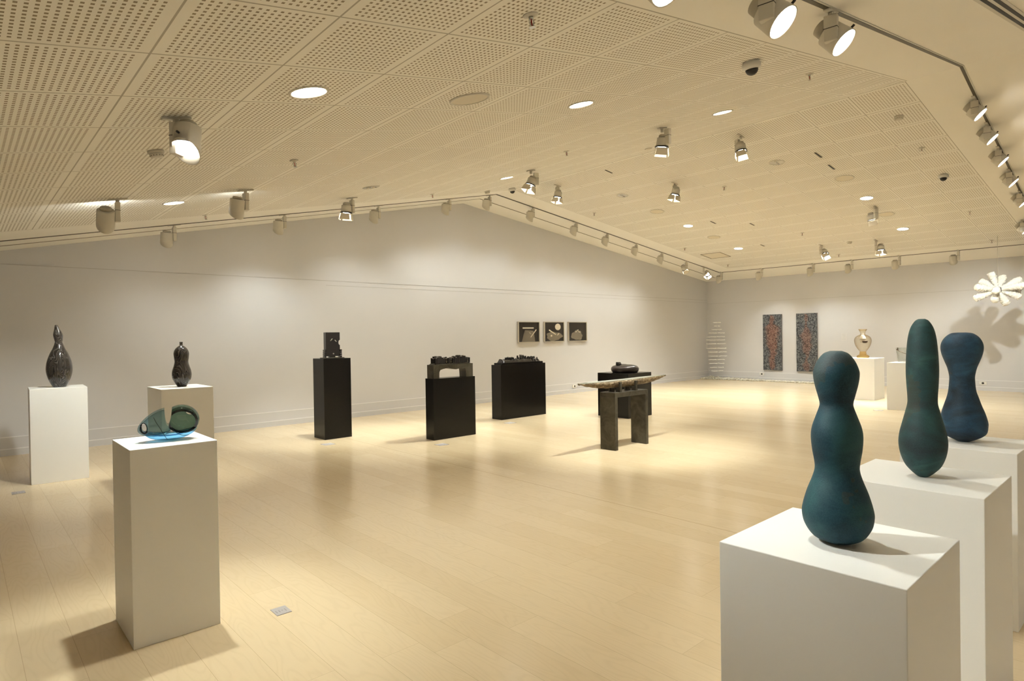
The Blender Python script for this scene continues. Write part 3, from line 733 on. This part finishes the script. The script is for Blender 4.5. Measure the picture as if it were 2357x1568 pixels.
bm = B(); box(bm, -.05, .04, -.03, .03, .012, .031, 0, .002); obj('foot', bm, 'castblack', r)
# arched stand with a crenellated cast block
r = thing('arched_stand_sculpture', 'steel arch stand carrying a black glass skyline with pale tops', 'sculpture', (5.66, 7.651, .922))
bm = B()
arch = [(-.375, 0), (-.272, 0), (-.268, .095), (-.25, .125), (-.20, .138), (-.10, .152), (-.03, .135), (.045, .122), (.13, .137), (.19, .148), (.225, .130), (.235, .095), (.240, 0), (.375, 0), (.375, .205), (-.375, .205)]
prism(bm, arch, -.085, .085); obj('arch_stand', bm, 'steel', r)
def rough_block(bm, L, D, H, seedn, amp, nx=44, ny=10):
    g = {}
    for i in range(nx+1):
        for j in range(ny+1):
            x = -L+2*L*i/nx; y = -D+2*D*j/ny
            e = min(i, nx-i, 3)/3.*min(j, ny-j, 2)/2.
            n_ = noise.noise(Vector((x*13+seedn, y*13, seedn)))
            g[i, j] = bm.verts.new((x*(1+.02*n_), y*(1+.06*n_), max(.004, H*e**.5*(1+amp*n_)) if e > 0 else .004))
    for i in range(nx):
        for j in range(ny): bm.faces.new((g[i, j], g[i+1, j], g[i+1, j+1], g[i, j+1]))
    lo = {}
    edge = [(i, 0) for i in range(nx+1)]+[(nx, j) for j in range(1, ny+1)]+[(i, ny) for i in range(nx-1, -1, -1)]+[(0, j) for j in range(ny-1, 0, -1)]
    for e in edge: lo[e] = bm.verts.new((g[e].co.x, g[e].co.y, 0))
    for a, b in zip(edge, edge[1:]+edge[:1]): bm.faces.new((g[a], lo[a], lo[b], g[b]))
    bm.faces.new([lo[e] for e in edge])
bm = B(); rough_block(bm, .345, .075, .042, 3, .4); obj('rough_bed', bm, 'castblack', r, (0, 0, .205))
rr = random.Random(4); x = -.33; bm = B(); pale = B()
while x < .325:
    w = rr.choice((.014, .018, .022, .030, .045)); h = rr.uniform(.075, .115)
    if x < -.2: w = .016
    for yy in (-.055, -.01, .035):
        hh = h*rr.uniform(.82, 1.04)
        if w >= .04: cyl(bm, (x+w/2, yy, 0), (x+w/2, yy, hh), w*.5, w*.48, 12)
        else: box(bm, x, x+w*.84, yy-.02, yy+.02, 0, hh, 0, .002)
        if rr.random() < (.55 if x < -.02 else .22): box(pale, x+.001, x+w*.84-.001, yy-.018, yy+.018, hh+.0005, hh+.006)
    x += w*1.06
obj('skyline', bm, 'castblack', r, (0, 0, .222)); obj('polished_tops', pale, 'castpale', r, (0, 0, .222))
# walled city landscape
r = thing('landscape_sculpture', 'black cast landscape with tiny ruined walls on the widest black pedestal', 'sculpture', (7.97, 8.575, 1.010))
bm = B(); box(bm, -.53, .53, -.115, .115, 0, .034, 0, .002); obj('base_plate', bm, 'black', r)
bm = B(); rough_block(bm, .47, .105, .055, 8, .5, 60, 14); obj('terrain', bm, 'castblack', r, (0, 0, .034))
bm = B(); rr = random.Random(9)
for i in range(70):
    x = rr.uniform(-.37, .40); y = rr.uniform(-.05, .06); hill = .045+.035*math.exp(-((x-.05)/.12)**2)
    if abs(x-.05) > .16 and rr.random() < .45: continue
    h = rr.uniform(.01, .05)*(1.3 if abs(x-.05) < .13 else .8)
    box(bm, x-rr.uniform(.004, .018), x+rr.uniform(.004, .018), y-.008, y+.008, .02, hill+h, 0, .0015, Matrix.Rotation(rr.uniform(-.3, .3), 4, 'Z'))
for x0, x1, hh in ((-.38, -.16, .085), (.20, .40, .082)):
    box(bm, x0, x1, -.035, -.02, .02, hh, 0, .003); 
    for q in range(7): box(bm, x0+(x1-x0)*q/7, x0+(x1-x0)*q/7+.012, -.037, -.018, .03, hh+.012+.012*rr.random(), 0, .001)
obj('ruined_walls', bm, 'castblack', r, (0, 0, .034))
# bronze disc
r = thing('disc_sculpture', 'domed bronze disc with a small black block on top', 'sculpture', (9.40, 7.16, .818))
bm = B(); lathe(bm, smooth_prof([(.220, 0), (.242, .012), (.262, .055), (.255, .095), (.222, .125), (.16, .142), (.09, .150), (.04, .140), (.012, .128)], 5), 56); obj('disc', bm, 'bronze', r)
bm = B(); prism(bm, [(-.16, .125), (-.07, .125), (-.085, .175), (-.11, .20), (-.155, .20)], .02, .09); rr = random.Random(2)
for i in range(9): box(bm, -.19+rr.uniform(0, .03), -.145+rr.uniform(0, .05), 0, .05, .12, .145+rr.uniform(0, .02), 0, .002)
for i in range(16): x = -.08+i*.018; box(bm, x, x+.012, .10, .12, .135, .158-.001*i+rr.uniform(-.003, .005), 0, .001)
obj('ruin_block', bm, 'castblack', r)

# ------------------------------------------------------------------ steel bench with long cast plank
r = thing('plank_sculpture', 'long mottled boat-shaped plank held on posts above a dark steel bench', 'sculpture', (6.83, 5.217, 0))
for x0 in (-.372, .312):
    bm = B(); box(bm, x0, x0+.058, -.128, .128, 0, .705, 0, .002); obj('leg', bm, 'steel', r)
bm = B(); box(bm, -.372, .370, -.128, .128, .7052, .768, 0, .002); obj('bench_top', bm, 'steel', r)
for px_, py_, hh in ((-.215, -.098, .905), (.135, -.098, .905), (-.215, .075, .900), (.135, .075, .900)):
    bm = B(); s_ = -1 if py_ < 0 else 1
    prism(bm, [(px_-.020, .7682), (px_+.020, .7682), (px_+.020, hh), (px_-.020, hh)], py_-.012, py_+.012)
    prism(bm, [(px_-.012, .7682), (px_+.012, .7682), (px_+.012, .816), (px_-.012, .816)], min(py_, py_-s_*.07), max(py_, py_-s_*.07))
    obj('post', bm, 'steel', r)
rings = []
for i in range(49):
    t = -1+2*i/48; x = .005+t*.965; w = .070*max(.10, (1-abs(t)**3.2))**.6; d = .098*max(.10, (1-abs(t)**2.6))**.75
    d *= 1+.06*noise.noise(Vector((x*6, 1, 0)))
    zt = .925+(.012*max(0, t))+.0
    rg = []
    for q in range(14):
        a = PI*q/13; 
        n_ = .007*noise.noise(Vector((x*14, math.cos(a)*3, math.sin(a)*3+5)))
        rg.append((x, -.011-(w+n_)*math.cos(a), zt-.004-(d+n_)*max(0, math.sin(a))**.7))
    rings.append(rg)
bm = B(); ring_loft(bm, rings); obj('plank', bm, 'plank', r)
pk = r.children[-1]
bm = B(); ring_loft(bm, [[(a[0][0], a[0][1]+.003, a[0][2]+.0005), (a[0][0], a[0][1]+.003, a[0][2]+.006), (a[-1][0], a[-1][1]-.003, a[-1][2]+.006), (a[-1][0], a[-1][1]-.003, a[-1][2]+.0005)] for a in rings])
for f in bm.faces: f.smooth = False
obj('polished_top', bm, 'planktop', pk)

# ------------------------------------------------------------------ blue-green sculptures
def stone(label, name, prof, pxm, loc, m, wid, seg=64):
    """prof: (half width, y, centre offset) in photo units"""
    yb = max(q[1] for q in prof)
    pts = spline([(q[0], q[1], q[2] if len(q) > 2 else 0) for q in sorted(prof, key=lambda q: -q[1])], 7)
    bm = B(); c, s = math.cos(.7383), math.sin(.7383)
    lathe(bm, [(max(.004, a/pxm*wid), (yb-b)/pxm, d/pxm*c, -d/pxm*s) for a, b, d in pts], seg)
    o = obj(name, bm, m, None, loc); tag(o, label, 'sculpture', 'blue-green abstract stone sculptures'); return o
stone('three-bulged teal sculpture like stacked drops on the nearest pedestal', 'bulged_sculpture',
      [(14, 816), (29, 822), (43, 838), (52, 858), (53.4, 872), (50, 893), (43, 918), (39, 934), (40, 944), (48, 965), (57, 989), (60.3, 1011), (58, 1040), (53, 1068), (52, 1086), (58, 1107), (71, 1138), (81, 1170), (83.3, 1190), (78, 1213), (62, 1236), (40, 1248), (18, 1252.5)], 748, (1.985, .716, .913), 'verdA', .884)
stone('tall pointed green-blue sculpture, bulging at the foot, second in the row', 'pointed_sculpture',
      [(8, 731.7), (17, 737), (27, 752), (33, 772), (36.5, 797), (38.8, 830), (39.3, 856), (38, 884), (36, 912), (36.3, 930), (42, 951), (49.5, 976), (56, 999), (58.6, 1020), (56.5, 1040), (51, 1058), (42, 1075), (28, 1089), (14, 1099), (6, 1101)], 535, (3.122, .772, .913), 'verdB', .831)
stone('dark blue bone-shaped sculpture with a wide top and narrow waist', 'waisted_sculpture',
      [(10, 757.5), (26, 759.5), (40, 768), (49, 780), (52.2, 793), (50, 808), (43, 826), (36, 842), (31.5, 860), (31.2, 872), (33.5, 895), (38.5, 912, 1), (46, 932, 1), (53, 950, 2), (58, 970, 3), (58.5, 980, 3), (55, 996, 3), (43, 1006, 3), (22, 1015, 3), (14, 1018, 3)], 418, (4.257, .858, .913), 'verdC', .806)

# ------------------------------------------------------------------ amber vase and glass bucket
k = 1/1444.
r = thing('amber_vase', 'amber glass urn with flared lip and silvered inside on a white pedestal', 'vase', (15.25, 4.92, .920))
bm = B(); lathe(bm, [(a*k*.868, (1195-b)*k) for a, b in smooth_prof([(110, 980), (140, 945), (215, 850), (265, 750), (289, 640), (280, 570), (235, 500), (150, 452), (90, 425)], 6)], 48, 0, False, False); obj('body', bm, 'amber', r)
bm = B(); lathe(bm, [(a*k*.868, (1195-b)*k) for a, b in smooth_prof([(90, 425), (82, 400), (88, 360), (112, 315), (140, 275), (148, 258), (140, 250), (128, 262), (100, 315)], 5)], 40, 0, False, False); obj('neck', bm, 'amber', r)
bm = B(); lathe(bm, [(a*k*.868, (1195-b)*k) for a, b in smooth_prof([(190, 1195), (212, 1170), (212, 1140), (175, 1105), (118, 1078), (125, 1050), (105, 1030), (112, 1005), (108, 982)], 5)], 40); obj('foot', bm, 'amberdeep', r)
bm = B(); lathe(bm, [(a*k*.868, (1195-b)*k) for a, b in smooth_prof([(20, 700), (80, 690), (100, 650), (95, 600), (110, 560), (85, 490), (45, 440), (30, 380)], 5)], 30); obj('silvered_core', bm, 'silver', r)
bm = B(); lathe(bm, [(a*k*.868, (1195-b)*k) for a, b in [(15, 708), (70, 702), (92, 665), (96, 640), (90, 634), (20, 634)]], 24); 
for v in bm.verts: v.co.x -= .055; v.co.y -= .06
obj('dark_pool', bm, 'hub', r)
r = thing('glass_bucket', 'clear glass ice bucket with a dropped brass bail handle', 'bucket', (13.67, 3.60, .913))
bm = B(); lathe(bm, [(.178, .0), (.186, .02), (.205, .20), (.213, .285), (.209, .287), (.198, .19), (.176, .045), (.02, .040)], 48, 0, True, True); obj('bucket_wall', bm, 'clear', r)
hd = Vector((.7396, -.6728, 0)); fw_ = Vector((-.6728, -.7396, 0))
for s_ in (-1, 1):
    bm = B(); p_ = hd*(s_*.214); cyl(bm, p_+Vector((0, 0, .24)), p_+Vector((0, 0, .292)), .008, seg=10); cyl(bm, p_+hd*(s_*-.006)+Vector((0, 0, .25)), p_+hd*(s_*.02)+Vector((0, 0, .25)), .011, seg=10); obj('lug', bm, 'handle', r)
bm = B(); tube(bm, [hd*(.23*math.cos(a))+fw_*(.222*math.sin(a))+Vector((0, 0, .25-.105*math.sin(a))) for a in [PI*i/30 for i in range(31)]], .0055, 8); obj('bail_handle', bm, 'handle', r)

# ------------------------------------------------------------------ hanging burst
r = thing('hanging_burst', 'white spiky glass burst hanging on a thin wire at the right', 'hanging sculpture', (bx, by, bz))
right, fwd, up_ = Vector((.7396, -.6728, 0)), Vector((.6728, .7396, 0)), Vector((0, 0, 1))
bm = B(); bmesh.ops.create_icosphere(bm, subdivisions=3, radius=.075); obj('hub', bm, 'hub', r)
bm = B(); tube(bm, [(0, 0, .04), (-.004, 0, .6), (0, 0, cz(bx)-bz-.002)], .004, 6); obj('suspension_wire', bm, 'wire', r)
PX = 7.126*100.
for i, (tx, ty, dep) in enumerate(((978, 775, .10), (1205, 838, .15), (1375, 895, -.05), (800, 905, .10), (690, 1010, .02), (1290, 1000, -.36), (1418, 1085, .10), (812, 1085, -.34), (725, 1190, .12), (862, 1238, -.20), (1088, 1300, -.16), (1290, 1185, -.18), (1180, 1190, .34), (1000, 960, .42))):
    d = right*((tx-1035)/PX) + up_*((1060-ty)/PX) + fwd*dep
    L = d.length; d.normalize(); ex, ey, _ = frame_for(d); rings = []
    for q in range(54):
        s_ = q/53; rad = (.034+.036*min(1, s_*1.5))*(1 if s_ < .9 else math.sqrt(max(.06, 1-((s_-.9)/.1)**2)))
        rg = []
        for a_ in range(22):
            a = 2*PI*a_/22; p = d*(.05+(L-.05)*s_)
            n_ = noise.noise(p*42+Vector((i*3, 0, 0)) + (ex*math.cos(a)+ey*math.sin(a))*2.6)
            rg.append(p+(ex*math.cos(a)+ey*math.sin(a))*(rad*(1+.42*n_)))
        rings.append(rg)
    bm = B(); ring_loft(bm, rings); obj('spike', bm, 'spike', r)

# ------------------------------------------------------------------ glass rods over a bed of pebbles
hx, hy = 18.45, 10.33
r = thing('rod_cascade', 'column of pale glass rods hanging one above another in the room corner', 'hanging sculpture', (hx, hy, 0))
RP = 365.
for i, (yy, a, b) in enumerate(((749, 433, 522), (790, 443, 512), (833, 417, 532), (874, 375, 570), (918, 355, 570), (957, 345, 568), (1002, 346, 580), (1055, 346, 583), (1100, 368, 587), (1148, 368, 592), (1190, 370, 565), (1235, 380, 557), (1282, 387, 550), (1326, 402, 543))):
    z = 1.867-(yy-749)*.00275; bm = B(); rr = random.Random(i)
    for lo, hi in ((a, (a+b)/2+2), ((a+b)/2+9, b)):
        pts = []
        for q in range(7):
            u = lo+(hi-lo)*q/6; p = right*((u-468)/RP)+fwd*rr.uniform(-.02, .02); pts.append((p.x, p.y, z+rr.uniform(-.005, .005)))
        tube(bm, pts, .0095, 8)
    obj('rod', bm, 'rod', r)
for s_ in (-.03, .09):
    p = right*s_; bm = B(); tube(bm, [(p.x, p.y, .22), (p.x, p.y, cz(hx+p.x)-.002)], .0006, 5); obj('nylon_thread', bm, 'clear', r)
bm = B(); rr = random.Random(11)
for i in range(1500):
    y = 10.88-4.5*rr.random()**1.15; near = max(0, 1-(10.9-y)/2.4)
    x = 18.875-(.26+.24*near+.05*rr.random())*rr.random(); s_ = rr.uniform(.016, .034)
    z = s_*.5+(.075*near)*rr.random()*max(0, 1-(18.93-x)/.55)
    mt = Matrix.Translation((x, y, z)) @ Matrix.Rotation(rr.uniform(0, PI), 4, 'Z') @ Matrix.Rotation(rr.uniform(-.5, .5), 4, 'X') @ Matrix.Diagonal((s_*rr.uniform(.8, 1.5), s_, s_*rr.uniform(.5, .8), 1))
    bmesh.ops.create_icosphere(bm, subdivisions=1, radius=1, matrix=mt)
for f in bm.faces: f.smooth = True
tag(obj('pebbles', bm, 'pebble'), 'bed of pale glass pebbles along the foot of the end wall', 'pebbles', None, 'stuff')

# ------------------------------------------------------------------ wall works
def board(label, y0, y1, z0, z1, m):
    r = thing('figure_board', label, 'artwork', (XF, (y0+y1)/2, (z0+z1)/2), 0, 'tall speckled boards'); w, h = (y1-y0)/2, (z1-z0)/2
    bm = B(); box(bm, -.045, -.003, -w, w, -h, h, 0, .002); obj('board', bm, 'boardedge', r)
    bm = B(); box(bm, -.0475, -.0452, -w+.004, w-.004, -h+.004, h-.004); obj('image', bm, m, r)
board('tall speckled grey board with a clear reddish standing figure, left of two', 8.381, 8.973, .340, 2.082, 'panelA')
board('tall speckled grey board with a faint reddish figure, right of two', 7.326, 7.936, .328, 2.082, 'panelB')
def flat(bm, pts, y, mi):
    bm.faces.new([bm.verts.new((x, y, z)) for x, z in pts]).material_index = mi
def bar(p, q, w0, w1):
    (x0, z0), (x1, z1) = p, q; L = math.hypot(x1-x0, z1-z0); nx, nz = -(z1-z0)/L, (x1-x0)/L
    return [(x0+nx*w0, z0+nz*w0), (x1+nx*w1, z1+nz*w1), (x1-nx*w1, z1-nz*w1), (x0-nx*w0, z0-nz*w0)]
def oval(cx, cz_, a, b, n=28, f=lambda t: 1): return [(cx+a*math.cos(2*PI*i/n)*f(2*PI*i/n), cz_+b*math.sin(2*PI*i/n)*f(2*PI*i/n)) for i in range(n)]
def framed(label, x0, x1, kind):
    z0, z1 = 1.368, 1.887; w, h = (x1-x0)/2, (z1-z0)/2
    r = thing('framed_print', label, 'framed print', ((x0+x1)/2, YG, (z0+z1)/2), 0, 'small framed prints on the long wall')
    bm = B()
    for a in ((-w, w, h-.019, h), (-w, w, -h, -h+.019), (-w, -w+.021, -h+.019, h-.019), (w-.021, w, -h+.019, h-.019)): box(bm, a[0], a[1], -.050, -.002, a[2], a[3], 0, .002)
    obj('frame', bm, 'frame', r)
    bm = B(); box(bm, -w+.021, w-.021, -.030, -.004, -h+.019, h-.019, 0)
    wob = lambda s: (lambda t: 1+.10*math.sin(3*t+s)+.06*math.sin(7*t+2*s))
    if kind == 0:
        flat(bm, [(-.24, -.235), (.22, -.235), (.16, .03), (-.13, .05), (-.18, -.06)], -.0304, 2)
        flat(bm, bar((-.21, .10), (.17, .10), .017, .015), -.0312, 1); flat(bm, bar((.06, -.13), (.26, .06), .010, .014), -.0312, 1)
        flat(bm, bar((.02, -.01), (.08, -.05), .006, .004), -.0312, 1)
    elif kind == 1:
        flat(bm, oval(0, -.115, .29, .115, 36, wob(1)), -.0304, 2); flat(bm, oval(.14, .125, .105, .085), -.0312, 1)
        flat(bm, bar((-.19, .05), (.07, -.075), .017, .010), -.0312, 1); flat(bm, bar((.12, -.09), (.18, -.04), .010, .014), -.0312, 1)
        flat(bm, oval(-.10, -.10, .03, .025, 16, wob(2)), -.0308, 1)
    else:
        flat(bm, oval(-.02, -.10, .22, .13, 36, wob(4)), -.0304, 2)
        for q in (((-.02, .03), (.04, .045)), ((-.09, -.01), (-.02, 0)), ((.03, -.0), (.11, -.02))): flat(bm, bar(*q, .010, .011), -.0312, 1)
    o = obj('print', bm, ['mount', 'bone', 'nest'], r)
framed('framed dark print with a pale bar over a nest, left of three', 10.107, 10.842, 0)
framed('framed dark print with a pale egg over a nest, middle of three', 11.007, 11.745, 1)
framed('framed dark print, darkest, with small pale stubs, right of three', 11.906, 12.642, 2)
# floor and wall labels
def card(label, x, y, w, d, rz=0, wall=False, group='grey caption cards on the floor'):
    r = thing('caption_card', label, 'caption card', (x, y, 0) if not wall else (XF, x, y), rz, group)
    bm = B()
    if wall: box(bm, -.004, -.001, -w/2, w/2, -d/2, d/2)
    else: box(bm, -w/2, w/2, -d/2, d/2, 0, .0035, 0, .0006)
    obj('card_board', bm, 'card' if not wall else 'wallcard', r)
    bm = B()
    for q in range(4):
        l = (.30, .26, .12, .30)[q]*w; o_ = -.36*w+q*.2*w
        if wall: box(bm, -.0047, -.0042, -l, l, d*.32-q*d*.2, d*.32-q*d*.2+d*.05)
        else: box(bm, o_, o_+.05*w, -l*.9, l*.4, .0036, .0040)
    obj('printed_lines', bm, 'ink' if not wall else 'wallink', r)
card('grey caption card on the floor at the left edge, by the tall vase pedestal', .455, 8.15, .11, .13)
card('grey caption card on the floor in front of the teal pod pedestal', 1.352, 3.487, .085, .105)
card('grey caption card on the floor in front of the tall narrow black pedestal', 4.01, 8.45, .16, .16)
card('grey caption card on the floor in front of the arched stand pedestal', 5.14, 7.19, .15, .15)
card('grey caption card on the floor in front of the widest black pedestal', 7.25, 8.06, .17, .15)
card('grey caption card on the floor left of the glass bucket pedestal', 13.14, 3.98, .11, .15)
card('faint white caption card on the end wall right of the figure boards', 6.60, 1.36, .15, .23, 0, True, None)
def outlet(label, wallname, p):
    r = thing('wall_outlet', label, 'power outlet', (XF, p[0], p[1]) if wallname == 'e' else (p[0], YG, p[1]), 0 if wallname == 'e' else PI/2, 'white wall outlets')
    bm = B(); box(bm, -.034, -.0115, -.075, .075, -.04, .04, 0, .004); obj('cover_plate', bm, 'outlet', r)
    bm = B(); cyl(bm, (-.0345, 0, 0), (-.036, 0, 0), .026, seg=20); obj('socket', bm, 'dark', r)
outlet('white power outlet low on the end wall, left of the figure boards', 'e', (9.03, .205))
outlet('white power outlet low on the end wall in the shadow of the burst', 'e', (3.383, .185))
outlet('white power outlet low on the long wall behind the plank tip', 'g', (12.13, .178))

# ------------------------------------------------------------------ world, camera, exposure
w = bpy.data.worlds.new('dim_world'); bpy.context.scene.world = w; w.use_nodes = True
w.node_tree.nodes['Background'].inputs[0].default_value = (.02, .018, .015, 1); w.node_tree.nodes['Background'].inputs[1].default_value = .2
cam = bpy.data.cameras.new('camera'); co = bpy.data.objects.new('camera', cam); C.objects.link(co)
cam.sensor_width = 36; cam.lens = 36*1407.987/2357; cam.clip_start = .05; cam.clip_end = 100
fw3 = Vector((.67277333, .73979526, -.00888913)); r3 = Vector((.73964917, -.67282237, -.01513821)); u3 = Vector((.01717998, -.00360974, .9998459))
co.matrix_world = Matrix((r3, u3, -fw3)).transposed().to_4x4(); co.location = (0, 0, 1.56)
sc = bpy.context.scene; sc.camera = co
sc.view_settings.view_transform = 'Standard'; sc.view_settings.look = 'None'; sc.view_settings.gamma = 1; sc.view_settings.use_curve_mapping = False
sc.view_settings.exposure = 1.62
sc.cycles.max_bounces = 9; sc.cycles.diffuse_bounces = 5; sc.cycles.transparent_max_bounces = 16; sc.cycles.glossy_bounces = 3
sc.cycles.use_light_tree = False; sc.cycles.adaptive_threshold = .05
sc.cycles.caustics_reflective = False; sc.cycles.caustics_refractive = False
sc.cycles.sample_clamp_indirect = 6
